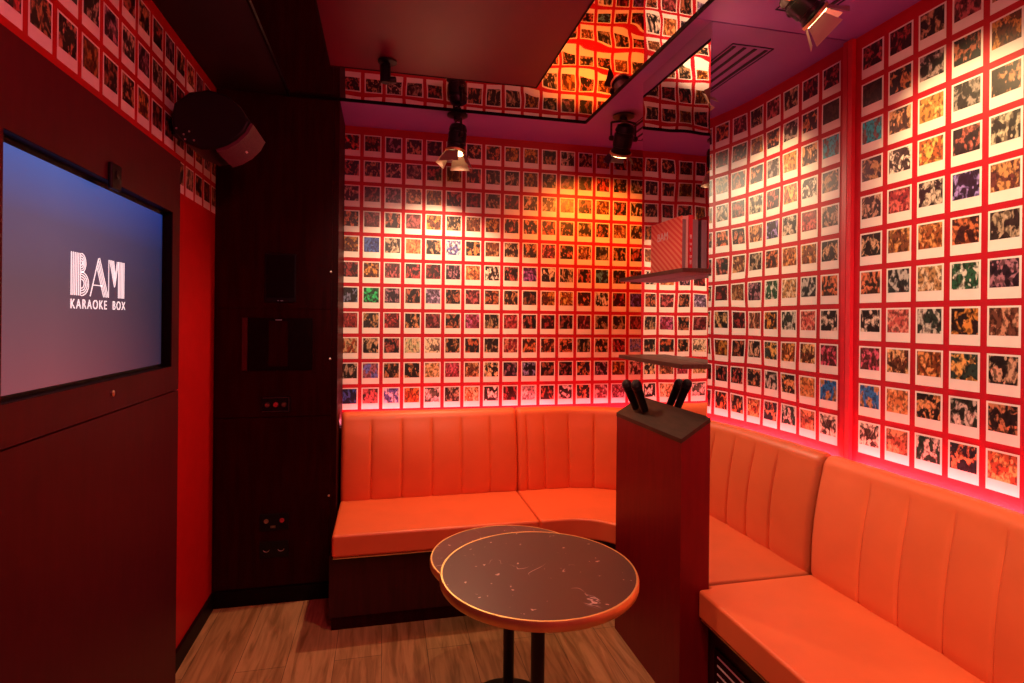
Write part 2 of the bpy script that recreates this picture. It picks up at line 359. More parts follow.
def right_base(bm):
    ys=[YF-.1+i*.1 for i in range(int((YB+.1-YF)/.1)+1)]+[YB+.1]
    front=[]; 
    for y in ys:
        x=right_x(y); front.append((bm.verts.new((x,y,0)),bm.verts.new((x,y,ZC+.1)),bm.verts.new((2.15,y,0)),bm.verts.new((2.15,y,ZC+.1))))
    for a,b in zip(front,front[1:]):
        bm.faces.new((a[0],b[0],b[1],a[1])); bm.faces.new((a[2],a[3],b[3],b[2])); bm.faces.new((a[1],b[1],b[3],a[3])); bm.faces.new((a[0],a[2],b[2],b[0]))
    bm.faces.new((front[0][0],front[0][1],front[0][3],front[0][2])); bm.faces.new((front[-1][0],front[-1][2],front[-1][3],front[-1][1]))
def right_place(u,z,o):
    y=1.787-u*.977; return (right_x(y)-o-.0006,y,z)
wallpaper('wall_right', right_base, range(0,22), range(11), right_place, ov_right, 2,
          [M['paper'],M['frame'],M['photo']], 'right wall covered in rows of instant party photos on red paper', z00=.922, prow=.1434, ph=.1225)
def left_base(bm): box(bm,-.95,XL,YF-.1,YB+.1,0,ZC+.1,0)
wallpaper('wall_left', left_base, range(-2,26), range(0,4), lambda u,z,o:(XL+o,2.985-u*.97,z), {}, 3,
          [M['plain'],M['frame'],M['photo']], 'left wall, instant photos along its top and plain glossy red below', clip=(.03,9))
struct(obj('wall_front', bx(-.95,2.15,YF-.1,YF,0,ZC+.1), M['dark']), 'dark red wall behind the camera', 'wall')

# ceiling: soffits round a mirror, dark raft panel in the middle
X1=1.092; XS=-.4775
struct(obj('ceiling', bx(-.95,2.15,YF-.1,YB+.1,ZC+.02,ZC+.12), M['soffitd']), 'ceiling slab above the soffits and mirror', 'ceiling')
struct(obj('trim_1', bx(XC,2.1,YC,YB+.05,ZC,ZC+.02), M['soffit']), 'purple ceiling soffit strip along the back photo wall', 'soffit')
struct(obj('trim_2', bx(X1,2.1,1.838,YC-.0005,ZC,ZC+.02), M['soffit']), 'purple ceiling soffit over the mirrored column', 'soffit')
struct(obj('trim_3', bx(X1,2.1,YF,1.8345,ZC,ZC+.02), M['soffit']), 'purple ceiling soffit along the right photo wall', 'soffit')
struct(obj('trim_4', bx(-.9,XS,YF,YC-.0005,ZC,ZC+.02), M['soffitd']), 'near-black ceiling soffit above the screen wall', 'soffit')
cm=obj('ceiling_mirror', bx(XS+.001,X1-.001,YF+.01,YC-.001,ZC+.002,ZC+.0195), M['mirror_c'])
tag(cm,'wavy mirror foil filling the ceiling inside the purple soffit','mirror')
bm=bmesh.new()
box(bm,XS-.004,XS+.004,YF+.01,YC,ZC-.008,ZC+.01); box(bm,X1-.004,X1+.003,YF+.01,YC-.003,ZC-.006,ZC+.01); box(bm,XS,X1,YC-.004,YC+.002,ZC-.006,ZC+.01)
tag(obj('mirror_edging',bm,M['trim']),'thin dark edging strip round the ceiling mirror','edging')
t=thing('ceiling_panel','large dark red rectangular panel hung under the ceiling mirror','panel',(.22,1.4,ZC))
obj('board', bx(-.240,.680,-.9,2.52,ZC-.018,ZC-.003), M['cpanel'], t)
bm=bmesh.new(); box(bm,-.247,-.240,-.9,2.527,ZC-.020,ZC); box(bm,.680,.687,-.9,2.527,ZC-.020,ZC); box(bm,-.240,.680,2.52,2.527,ZC-.020,ZC)
obj('edge_trim', bm, M['trim'], t)

# ------------------------------------------------------------------ mirrored column and plinth
CX=1.165; CY=1.838; CYB=2.39
t=thing('mirrored_column','floor to ceiling column clad in mirror at the corner of the right bench','column',(1.45,2.1,0))
obj('core', bx(CX+.006,XR-.002,CY+.006,CYB-.006,0,ZC), M['trim'], t)
obj('mirror_pane', bx(CX,CX+.005,CY,CYB,.0,ZC), M['mirror'], t)
obj('mirror_pane', bx(CX+.0055,XR-.002,CY,CY+.005,.0,ZC), M['mirror'], t)
obj('mirror_pane', bx(CX+.006,XR-.002,CYB-.005,CYB,.0,ZC), M['trim'], t)
struct(obj('trim_5', bx(XR-.018,XR-.001,CY-.022,CY-.001,.86,ZC-.001), M['post']), 'slim glowing red corner strip where mirror meets right wall', 'trim')

t=thing('microphone_plinth','dark red pedestal with a slanted wooden top in front of the mirrored column','plinth',(1.1,2.1,0))
px0=1.048; py0=1.815; py1=CYB-.002
bm=bmesh.new()
sec=[(px0,0),(CX-.0015,0),(CX-.0015,1.052),(px0,.978)]
A=[bm.verts.new((x,py0,z)) for x,z in sec]; B=[bm.verts.new((x,py1,z)) for x,z in sec]
bm.faces.new(A); bm.faces.new(B[::-1])
for i in range(4): bm.faces.new((A[i],B[i],B[(i+1)%4],A[(i+1)%4]))
obj('body', bm, M['plinth'], t)
bm=bmesh.new(); sec=[(px0-.002,.978),(CX-.0015,1.0525),(CX-.0015,1.068),(px0-.002,.994)]
A=[bm.verts.new((x,py0-.002,z)) for x,z in sec]; B=[bm.verts.new((x,py1,z)) for x,z in sec]
bm.faces.new(A); bm.faces.new(B[::-1])
for i in range(4): bm.faces.new((A[i],B[i],B[(i+1)%4],A[(i+1)%4]))
obj('slanted_top', bm, M['plinth_top'], t)

# microphones stuck upright and leaning outwards from the slanted top
def mic(base, head, label):
    base=Vector(base); head=Vector(head); d=(head-base); L=d.length; d.normalize()
    t=thing('microphone',label,'microphone',base,'microphones on the plinth')
    bm=bmesh.new(); lathe(bm,base,d,[(.012,0),(.0155,.004),(.0170,L*.3),(.0185,L*.60),(.0200,L*.66),(.0200,L*.69)],24)
    obj('handle',bm,M['black'],t,True)
    bm=bmesh.new(); h=L*.69; r=.0218
    pr=[(.0198,h),(.0212,h+.006),(r,h+.016)]+[(r*math.cos(a),h+.022+r*math.sin(a)*1.05) for a in [i*PI/14 for i in range(0,7)]]+[(0,h+.022+r*1.05)]
    lathe(bm,base,d,pr,24,cap=False); obj('head_grille',bm,MESHG,t,True)
    bm=bmesh.new(); lathe(bm,base,d,[(.0217,h+.014),(.0228,h+.0155),(.0228,h+.0195),(.0217,h+.021)],24); obj('head_band',bm,M['blackm'],t,True)
    a,b,_=frame_of(d)
    bm=bmesh.new(); obox(bm,base+d*(L*.5)-b*.0135 if b.y>0 else base+d*(L*.5)+b*.0135,a,b,d,.006,.006,.018); obj('switch',bm,M['chrome'],t)
MESHG=mat('mic_mesh',(.02,.018,.02),.4,metal=.5,bump=.9,bscale=900)
mic((1.088,2.27,1.0285),(1.030,2.262,1.158),'black handheld microphone standing further left on the plinth top')
mic((1.092,2.19,1.0310),(1.036,2.182,1.168),'black handheld microphone on the plinth top, nearer the camera')

# shelves on the mirror
for nm,z0,z1,lab in (('wall_shelf',1.597,1.613,'upper dark wooden shelf on the mirrored column carrying books'),('wall_shelf',1.246,1.263,'lower empty dark wooden shelf on the mirrored column above microphones')):
    tag(obj(nm, bx(px0,CX-.0012,1.818,2.375,z0,z1), M['shelf'], bevel=.002), lab, 'shelf', 'shelves on the mirrored column')

def text_bm(s, size, extrude=.0005, space=1.):
    cu=bpy.data.curves.new('txt','FONT'); cu.body=s; cu.space_character=space; cu.size=size; cu.extrude=extrude; cu.align_x='CENTER'
    o=bpy.data.objects.new('txt',cu); C.objects.link(o); bpy.context.view_layer.update()
    me=bpy.data.meshes.new_from_object(o.evaluated_get(bpy.context.evaluated_depsgraph_get()))
    bm=bmesh.new(); bm.from_mesh(me); bpy.data.objects.remove(o); bpy.data.curves.remove(cu); bpy.data.meshes.remove(me)
    return bm
# books (fronts face the camera, cover faces the room)
t=thing('book','landscape book with red striped cover and white title on the upper shelf','book',(1.10,2.02,1.613),'books on the upper shelf')
obj('cover', bx(1.088,1.0905,1.898,2.145,1.6135,1.818), M['cover'], t)
obj('cover', bx(1.1125,1.115,1.898,2.145,1.6135,1.818), M['cream'], t)
obj('pages', bx(1.0907,1.1123,1.902,2.140,1.616,1.813), M['grey'], t)
bm=bmesh.new(); box(bm,1.0906,1.1124,1.897,1.900,1.805,1.8165); box(bm,1.106,1.1124,1.897,1.900,1.616,1.805); obj('page_border',bm,M['cream'],t)
bm=text_bm('BAM',.045); bm.transform(Matrix.Translation((1.0875,2.045,1.742))@Matrix(((0,0,-1,0),(-1,0,0,0),(0,1,0,0),(0,0,0,1)))); o=obj('title',bm,M['white'],t); o['label']='white title lettering'
t=thing('book','slim red book with white lettering on its spine beside the striped book','book',(1.126,2.0,1.613),'books on the upper shelf')
obj('cover', bx(1.1165,1.1325,1.896,2.11,1.6135,1.822), M['post'], t)
bm=bmesh.new()
for k,(h,w) in enumerate(((.016,.006),(.010,.007),(.014,.005),(.009,.007),(.016,.006))): 
    z=1.635+k*.024; box(bm,1.1215,1.1215+w,1.8950,1.8960,z,z+h*.35); box(bm,1.1215,1.1235,1.8950,1.8960,z,z+h); box(bm,1.1215+w-.002,1.1215+w,1.8950,1.8960,z,z+h)
o=obj('spine_lettering',bm,M['white'],t); o['label']='white spine lettering'
tag(obj('book', bx(1.1345,1.158,1.900,2.10,1.6135,1.806), M['grey'], bevel=.001),'plain grey book standing against the mirror behind the red one','book','books on the upper shelf')

# ------------------------------------------------------------------ upholstered bench
def path_left():     # s -> (point, outward normal into the wall)
    pass
SZ=.447
def back_path(kind):
    pts=[]
    if kind=='left':
        L=.745-(-.222)
        return L, lambda s:(Vector((-.222+s,3.05)),Vector((0,1)))
    if kind=='corner':
        l1=.965-.748; r=.62; l2=r*PI/2; l3=.03
        def f(s):
            if s<l1: return Vector((.748+s,3.05)),Vector((0,1))
            if s<l1+l2:
                a=PI/2-(s-l1)/r; n=Vector((math.cos(a),math.sin(a))); return Vector((.965,2.43))+n*r,n
            return Vector((1.585,2.43-(s-l1-l2))),Vector((1,0))
        return l1+l2+l3,f
    if kind=='right':
        def f(s):
            y=1.832-s; off=right_x(y)-XR
            return Vector((1.594+off,y)),Vector((1,0))
        return 1.40,f
def backrest(kind, seams, parent):
    L,f=back_path(kind)
    ss=set([0,.004,.012,.025,L-.025,L-.012,L-.004,L])
    n=int(L/.02); ss|={i*L/n for i in range(n+1)}
    for q in seams: ss|={q+d for d in (-.012,-.006,-.0025,0,.0025,.006,.012)}
    ss=sorted(x for x in ss if 0<=x<=L); s2=[ss[0]]
    for x in ss[1:]:
        if x-s2[-1]>.0012: s2.append(x)
    # section: (z, outward offset, seam weight)
    sec=[]
    z0=SZ-.015
    for i in range(15):
        t=i/14; z=z0+t*(.862-z0); off=.012+.050*t-.016*math.sin(PI*min(1,t*1.02)); w=1
        if t<.05: off+=.012*(1-t/.05)
        w=1 if z<.80 else max(0,1-(z-.80)/.07)
        sec.append((z,off,w))
    o1=sec[-1][1]
    for a in (18,36,54,72,90):
        A=math.radians(a); sec.append((.862+.043*math.sin(A),o1+.045*(1-math.cos(A)),0))
    top=sec[-1]
    sec+= [(.904,top[1]+.012,0),(.900,top[1]+.020,0),(.885,top[1]+.025,0),(SZ-.015,top[1]+.025,0)]
    bm=bmesh.new(); rows=[]
    for s in s2:
        p,nn=f(s); e=min(s,L-s); er=0 if e>.022 else .018*(1-math.sqrt(max(0,1-((.022-e)/.022)**2)))
        row=[]
        d=min([abs(s-q) for q in seams]+[9]); g=.0065*math.exp(-(d/.0050)**2)
        allb=sorted([0]+list(seams)+[L]); bul=0
        for a,b in zip(allb,allb[1:]):
            if a<=s<=b and b>a: bul=-.006*math.sin(PI*(s-a)/(b-a))**.6 if 0<(s-a)/(b-a)<1 else 0
        for k,(z,off,w) in enumerate(sec):
            o=off+er*(1 if k<18 else 0)+(g+bul)*w
            zz=z-(er*.6 if 15<=k<=21 else 0)
            q=p+nn*o; row.append(bm.verts.new((q.x,q.y,zz)))
        rows.append(row)
    m=len(sec)
    for a,b in zip(rows,rows[1:]):
        for k in range(m): bm.faces.new((a[k],b[k],b[(k+1)%m],a[(k+1)%m]))
    bm.faces.new(rows[0]); bm.faces.new(rows[-1][::-1])
    return obj('backrest',bm,M['vinyl'],parent,True)
def cushion(pts, parent, z0=.345, z1=SZ):
    bm=bmesh.new(); prism(bm,pts,z0,z1)
    return obj('seat',bm,M['vinyl'],parent,False,.014,4)

t=thing('banquette','orange vinyl bench section with channelled back along the photo wall, left end','bench',(.26,2.9,0),'sections of the orange corner bench')
cushion([(-.222,2.585),(.742,2.585),(.742,3.10),(-.222,3.10)],t)
backrest('left',[.156+.163*k for k in range(5)],t)
bm=bmesh.new(); prism(bm,[(-.235,2.626),(.743,2.626),(.743,3.18),(-.21,3.18),(-.21,2.945),(-.235,2.945)],.06,.338); obj('base',bm,M['wood'],t)
obj('kick_board', bx(-.225,.743,2.634,2.70,0,.06), M['cab'], t)
bm=bmesh.new(); box(bm,-.216,.743,2.590,2.615,.3385,.3435); obj('piping',bm,M['brass'],t)

t=thing('banquette','orange vinyl corner section of the bench curving behind the plinth','bench',(1.1,2.8,0),'sections of the orange corner bench')
arc=[(.866+.26*math.cos(a),2.325+.26*math.sin(a)) for a in [PI/2-i*(PI/2)/10*.80 for i in range(11)]]
cushion([(.746,2.585)]+arc+[(1.126,2.40),(1.62,2.40),(1.62,2.46)]+[(.965+.66*math.cos(a),2.43+.66*math.sin(a)) for a in [PI/2*i/10 for i in range(1,11)]]+[(.746,3.09)],t)
backrest('corner',[.055,.16,.30,.44,.58,.72,.86,1.0,1.12],t)
bm=bmesh.new(); prism(bm,[(.746,2.626),(.88,2.626),(1.06,2.56),(1.155,2.40),(1.70,2.40),(1.70,2.7),(1.45,3.02),(1.1,3.17),(.746,3.18)],0,.338); obj('base',bm,M['wood'],t)

t=thing('banquette','orange vinyl bench section with channelled back along the right photo wall','bench',(1.4,1.1,0),'sections of the orange corner bench')
cushion([(1.118,.43),(1.62,.43),(1.62,1.834),(1.168,1.834),(1.168,1.811),(1.118,1.811)],t)
backrest('right',[.225+.149*k for k in range(0,8)],t)
bm=bmesh.new(); prism(bm,[(1.17,.43),(1.70,.43),(1.70,1.834),(1.17,1.834)],0,.338); obj('base',bm,M['wood'],t)
bm=bmesh.new(); box(bm,1.124,1.136,.44,1.80,.3385,.3435); obj('piping',bm,M['brass'],t)
g=obj('vent_plate', bx(1.163,1.1695,1.30,1.775,.045,.25), M['cab'], t)
for k in range(6):
    z=.225-k*.03; o=obj('vent_slot', bx(1.161,1.1635,1.32,1.755,z,z+.006), M['white'], g); o['label']='light metal vent slot'

# ledge boards and led strips
def ledge(name,pts,lab): 
    bm=bmesh.new(); prism(bm,pts,.80,.818); tag(obj(name,bm,M['ledge']),lab,'ledge','ledges behind the backrests')
ledge('ledge',[(-.205,3.195),(.965,3.195)]+[(.965+.775*math.cos(a),2.43+.775*math.sin(a)) for a in [PI/2-PI/2*i/12 for i in range(1,13)]]+[(1.783,2.42),(1.783,3.335),(-.205,3.335)],'red ledge board between corner backrests and back photo wall')
ledge('ledge',[(1.745,1.41),(1.735,1.83),(1.783,1.83),(1.783,1.41)],'red ledge board between right backrest and right photo wall')
bm=bmesh.new(); box(bm,-.2,1.70,YB-.032,YB-.020,.8185,.832)
tag(obj('led_strip',bm,M['led']),'glowing pink light strip hidden along the foot of the back photo wall','light strip','light strips behind the backrests')
bm=bmesh.new()
ys=[.45+i*.115 for i in range(13)]
for a,b in zip(ys,ys[1:]):
    xa=right_x(a)-.020; xb=right_x(b)-.020
    lo=[(xa-.012,a),(xb-.012,b),(xb,b),(xa,a)]; prism(bm,lo,.8185,.862)
tag(obj('led_strip',bm,M['led']),'glowing pink light strip hidden along the foot of the right photo wall','light strip','light strips behind the backrests')

# ------------------------------------------------------------------ tables
def table(x,y,r,z,marb,label,base=True):
    t=thing('cafe_table',label,'table',(x,y,0),'round tables')
    bm=bmesh.new(); lathe(bm,(x,y,z-.026),(0,0,1),[(r-.004,0),(r-.004,.026)],72); obj('tabletop',bm,marb,t,True)
    bm=bmesh.new(); pr=[(r-.004,-.001),(r+.001,-.001),(r+.004,.003),(r+.004,.020),(r+.001,.0262),(r-.004,.0262)]
    lathe(bm,(x,y,z-.026),(0,0,1),pr+[pr[0]],72,cap=False); obj('brass_rim',bm,M['brass'],t,True)
    bm=bmesh.new(); lathe(bm,(x,y,.02),(0,0,1),[(.055,0),(.032,.02),(.022,.05),(.020,.09),(.020,z-.06),(.06,z-.055),(.06,z-.046)],28); obj('leg',bm,M['blackm'],t,True)
    bm=bmesh.new(); lathe(bm,(x,y,.0),(0,0,1),[(.165,0),(.165,.006),(.155,.012),(.06,.022),(0,.022)],48); obj('foot',bm,M['blackm'],t,True)
table(.440,1.545,.280,.700,M['marble'],'taller round table with speckled black marble top and brass rim, in front')
table(.452,1.975,.284,.563,M['marble2'],'lower round table with white veined top, tucked behind the taller one')

# ------------------------------------------------------------------ left: screen panel
PX=-.72
t=thing('screen_panel','dark burgundy wall panel holding the recessed screen','panel',(-.76,1.0,0))
bm=bmesh.new()
ry0,ry1,rz0,rz1=1.262,2.140,1.244,1.780
box(bm,XL+.002,PX,-1.2,2.208,rz1,1.975); box(bm,XL+.002,PX,-1.2,2.208,1.158,rz0); box(bm,XL+.002,PX,ry1,2.208,rz0,rz1); box(bm,XL+.002,PX,-1.2,ry0,rz0,rz1)
obj('frame',bm,M['panel'],t)
bm=bmesh.new(); box(bm,-.748,PX-.001,ry1-.0016,ry1-.0001,rz0,rz1); box(bm,-.748,PX-.001,ry0,ry1,rz1-.0016,rz1-.0001); box(bm,-.748,PX-.001,ry0,ry1,rz0+.0001,rz0+.0016); o=obj('recess_lining',bm,M['trim'],t); o['label']='black recess lining'
bm=bmesh.new(); box(bm,XL+.002,PX,-1.2,2.208,0,1.154); obj('lower_door',bm,M['panel'],t)
bm=bmesh.new(); lathe(bm,(PX,1.71,1.208),(1,0,0),[(.009,0),(.009,.004),(.006,.006),(0,.006)],20); o=obj('lock',bm,M['chrome'],t,True); o['label']='small chrome lock'
t=thing('television','wall recessed screen showing a white BAM karaoke box logo','television',(-.76,1.70,1.24))
obj('housing', bx(XL+.003,-.748,ry0+.002,ry1-.002,rz0+.002,rz1-.002), M['black'], t)
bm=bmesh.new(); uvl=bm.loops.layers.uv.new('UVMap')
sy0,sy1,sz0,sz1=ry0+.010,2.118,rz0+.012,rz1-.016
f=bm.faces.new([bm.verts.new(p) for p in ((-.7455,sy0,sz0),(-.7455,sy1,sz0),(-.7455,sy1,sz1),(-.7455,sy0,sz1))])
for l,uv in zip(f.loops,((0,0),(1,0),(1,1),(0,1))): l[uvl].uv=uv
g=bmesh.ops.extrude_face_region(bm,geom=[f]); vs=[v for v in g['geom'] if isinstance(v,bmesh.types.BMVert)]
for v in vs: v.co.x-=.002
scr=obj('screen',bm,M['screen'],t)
# logo built from thin strips: u runs along +Y, v along Z
LX=-.7445
def strip(bm,u0,v0,u1,v1,w):
    p=Vector((0,u0,v0)); q=Vector((0,u1,v1)); d=(q-p).normalized(); n=Vector((0,-d.z,d.y))*w*.5
    vs=[(p+n),(q+n),(q-n),(p-n)]
    lo=[bm.verts.new((LX-.0008,v.y,v.z)) for v in vs]; hi=[bm.verts.new((LX,v.y,v.z)) for v in vs]
    bm.faces.new(hi); bm.faces.new(lo[::-1])
    for i in range(4): bm.faces.new((lo[i],lo[(i+1)%4],hi[(i+1)%4],hi[i]))
bm=bmesh.new(); U0=1.554; V0=1.469; H=.106; sw=.0023
for k in range(6): strip(bm,U0+.002+k*.0084,V0,U0+.002+k*.0084,V0+H,sw+.0009)
for k in range(4):
    for (cv,R) in ((V0+H-.024,.024),(V0+.030,.030)):
        rr=R-k*.0062; ww=.9 if R<.03 else 1.2
        if rr<.003: continue
        P=[(U0+.048+rr*ww*math.cos(a),cv+rr*math.sin(a)) for a in [-PI/2+PI*i/14 for i in range(15)]]
        for a,b in zip(P,P[1:]): strip(bm,*a,*b,sw)
ax=U0+.140
strip(bm,ax-.048,V0,ax-.006,V0+H*.96,sw+.001)
for k in range(4):
    fr=(.096-.0085*k)/.094*.96; strip(bm,ax+.048-.0085*k-.050*fr,V0+H*fr,ax+.048-.0085*k,V0,sw+.0006)
strip(bm,ax-.034,V0+.030,ax+.014,V0+.030,sw)
mx0=ax+.050
strip(bm,mx0,V0,mx0,V0+H*.98,sw)
for k in range(4): strip(bm,mx0+.005+k*.0075,V0+H*.98,mx0+.034+k*.001,V0+.030+k*.012,sw+.0004)
for k in range(2): strip(bm,mx0+.036,V0+.032+k*.016,mx0+.056-k*.007,V0+H*.97,sw)
for k in range(5): strip(bm,mx0+.058+k*.0084,V0,mx0+.058+k*.0084,V0+H*.98,sw+.0010)
o=obj('logo',bm,M['logo'],scr); o['label']='white striped letters BAM'
for word,u,k in (('KARAOKE',1.643,.98),('BOX',1.805,.96)):
    bm=text_bm(word,.0345,.0004,1.28)
    bm.transform(Matrix.Translation((LX,u,1.436))@Matrix(((0,0,-1,0),(1,0,0,0),(0,1,0,0),(0,0,0,1)))@Matrix.Diagonal((k,1.,1.,1)))
    o=obj('caption',bm,M['logo'],scr); o['label']='white caption word '+word

t=thing('webcam','small black camera box clipped at the top edge of the screen','camera',(PX,1.72,1.77))
obj('body', bx(PX+.0005,PX+.012,1.672,1.728,1.758,1.828), M['black'], t, bevel=.004)
bm=bmesh.new(); lathe(bm,(PX+.0115,1.700,1.800),(1,0,0),[(.012,0),(.012,.004),(.008,.005),(0,.004)],18); obj('lens',bm,M['blackm'],t,True)
struct(obj('baseboard_left', bx(XL+.0005,XL+.014,2.2085,YC-.001,0,.075), M['trim']), 'black baseboard below the plain red wall strip', 'baseboard')

# ------------------------------------------------------------------ dark cabinet wall at the back left
t=thing('equipment_cabinet','floor to ceiling near-black cabinet wall left of the bench','cabinet',(-.5,3.1,0))
obj('body', bx(XL+.001,XC,YC,YB-.001,0,ZC-.001), M['cab'], t)
# fronts
def front(n,x0,x1,z0,z1,m=None): return obj(n, bx(x0,x1,YC-.006,YC-.0002,z0,z1), m or M['cab'], t)
front('upper_door',XL+.012,XC-.03,1.463,ZC-.015)
front('lower_door',XL+.012,XC-.03,.085,.92); front('middle_door',XL+.012,XC-.03,.925,1.457)
obj('skirting', bx(XL+.016,XC-.002,YC-.014,YC-.0005,0,.078), M['trim'], t)
for z in (1.65,1.21,.52):
    bm=bmesh.new(); lathe(bm,(XC-.035,YC-.014,z),(.3,-1,0),[(.004,0),(.006,.004),(.0,.007)],12); o=obj('catch',bm,M['chrome'],t,True); o['label']='tiny metal catch'
    
t=thing('wall_tablet','black upright tablet display set in the dark cabinet wall','tablet',(-.507,2.94,1.48))
obj('frame', bx(-.579,-.4345,YC-.016,YC-.0065,1.493,1.735), M['black'], t, bevel=.003)
obj('glass', bx(-.572,-.4415,YC-.0175,YC-.0165,1.515,1.728), M['trim'], t)
bm=bmesh.new(); box(bm,-.520,-.512,YC-.0185,YC-.0165,1.499,1.503); box(bm,-.505,-.493,YC-.0185,YC-.0165,1.499,1.502); obj('status_mark',bm,M['chrome'],t)
t=thing('wall_niche_panel','wide recessed panel with a red left edge on the dark cabinet wall','panel',(-.52,2.94,1.15))
obj('surround', bx(-.655,-.354,YC-.014,YC-.0065,1.155,1.415), M['trim'], t)
obj('red_edge', bx(-.680,-.656,YC-.016,YC-.0065,1.155,1.415), M['cabstrip'], t)
obj('centre_panel', bx(-.558,-.470,YC-.0155,YC-.0142,1.175,1.40), M['cab'], t)
obj('top_tag', bx(-.528,-.498,YC-.0170,YC-.0158,1.403,1.408), M['chrome'], t)

t=thing('control_plate','black switch plate with three small knobs on the dark cabinet','switch',(-.523,2.94,.98))
obj('plate', bx(-.590,-.456,YC-.012,YC-.0065,.945,1.026), M['black'], t, bevel=.002)
bm=bmesh.new()
for a in (( -.585,-.461,1.0185,1.020),(-.585,-.461,.951,.9525)): box(bm,a[0],a[1],YC-.0132,YC-.0122,a[2],a[3])
box(bm,-.4625,-.461,YC-.0132,YC-.0122,.951,1.02); o=obj('outline',bm,M['chrome'],t); o['label']='thin metal outline'
for i in range(3):
    bm=bmesh.new(); x=-.562+i*.039; lathe(bm,(x,YC-.012,.985),(0,-1,0),[(.0125,0),(.012,.006),(.009,.012),(0,.012)],18); obj('knob',bm,M['knobred'] if i==1 else M['chrome'],t,True)
t=thing('socket_plate','black plate with two round jacks, the upper of two low plates','socket',(-.527,2.94,.36))
obj('plate', bx(-.592,-.458,YC-.012,YC-.0065,.362,.445), M['black'], t, bevel=.002)
for x in (-.562,-.489):
    bm=bmesh.new(); lathe(bm,(x,YC-.0122,.41),(0,-1,0),[(.011,0),(.011,.004),(.006,.004),(.006,.001),(0,.001)],18); obj('jack',bm,M['chrome'] if x<-.5 else M['knobred'],t,True)
bm=bmesh.new()
for k in range(4): box(bm,-.541+k*.006,-.5375+k*.006,YC-.0132,YC-.0122,.374,.386)
obj('marking',bm,M['chrome'],t)
t=thing('socket_plate','black plate with two hooded sockets just above the cabinet foot','socket',(-.527,2.94,.23))
obj('plate', bx(-.592,-.458,YC-.012,YC-.0065,.228,.308), M['black'], t, bevel=.002)
for x in (-.560,-.492):
    bm=bmesh.new(); P=[(x+.014*math.cos(a),.268+.010*math.sin(a)) for a in [PI+PI*i/8 for i in range(9)]]
    for a,b in zip(P,P[1:]): tube(bm,[(a[0],YC-.0135,a[1]),(b[0],YC-.0135,b[1])],.0016,6)
    obj('socket_hood',bm,M['chrome'],t)

# ------------------------------------------------------------------ loudspeaker on the left wall
CAM=Vector((0,0,1.42)); YAW=math.radians(12.9); ROLL=math.radians(.57); FPX=555.
RC=Matrix.Rotation(-YAW,3,'Z')@Matrix.Rotation(PI/2,3,'X')@Matrix.Rotation(ROLL,3,'Z')
t=thing('loudspeaker','black wall loudspeaker with a curved dark red grille and tiny white badge','speaker',(-.78,2.42,2.12))
# side profile in the x-z plane, running along +y
prof=[(-.786,2.150),(-.776,2.215),(-.725,2.262),(-.660,2.278),(-.595,2.264),(-.548,2.225),(-.512,2.165)]
gr=[(-.512,2.165),(-.530,2.128),(-.560,2.095),(-.595,2.070),(-.632,2.055)]
rest=[(-.632,2.055),(-.680,2.047),(-.735,2.068),(-.772,2.105)]
ysp0,ysp1=2.30,2.535
bm=bmesh.new(); P=prof+gr[1:]+rest[1:]
A=[bm.verts.new((x,ysp0,z)) for x,z in P]; B=[bm.verts.new((x,ysp1,z)) for x,z in P]
bm.faces.new(A); bm.faces.new(B[::-1])
for i in range(len(P)): bm.faces.new((A[i],B[i],B[(i+1)%len(P)],A[(i+1)%len(P)]))
obj('cabinet',bm,M['black'],t,False,.012,4)
bm=bmesh.new(); n=Vector((.62,-.78)); G=gr
A=[];B=[]
def nrm(i):
    a=Vector(G[max(0,i-1)]); b=Vector(G[min(len(G)-1,i+1)]); d=(b-a).normalized(); return Vector((-d.y,d.x)) if Vector((-d.y,d.x)).x>0 else Vector((d.y,-d.x))
inn=[Vector(g)+nrm(i)*.0005 for i,g in enumerate(G)]; out=[Vector(g)+nrm(i)*.012 for i,g in enumerate(G)]
ring=out+inn[::-1]
A=[bm.verts.new((v.x,ysp0+.006,v.y)) for v in ring]; B=[bm.verts.new((v.x,ysp1-.004,v.y)) for v in ring]
bm.faces.new(A); bm.faces.new(B[::-1])
for i in range(len(ring)): bm.faces.new((A[i],B[i],B[(i+1)%len(ring)],A[(i+1)%len(ring)]))
obj('front_grille',bm,M['grille'],t,True)
bm=bmesh.new(); q=out[2]; nn=nrm(2); a=Vector((nn.x,0,nn.y)); d=Vector((0,1,0)); obox(bm,(q.x+nn.x*.001,2.43,q.y+nn.y*.001),a,d,a.cross(d),.002,.022,.008)
o=obj('badge',bm,M['white'],t); o['label']='tiny white badge'
bm=bmesh.new(); box(bm,XL+.0004,-.775,2.38,2.46,2.12,2.20); obj('bracket',bm,M['blackm'],t)
for x,z in ((-.765,2.120),(-.740,2.100),(-.722,2.112),(-.705,2.080),(-.735,2.082)):
    bm=bmesh.new(); lathe(bm,(x,ysp0-.0005,z),(0,-1,0),[(.004,0),(.003,.003),(0,.003)],10); obj('terminal',bm,M['chrome'],t)

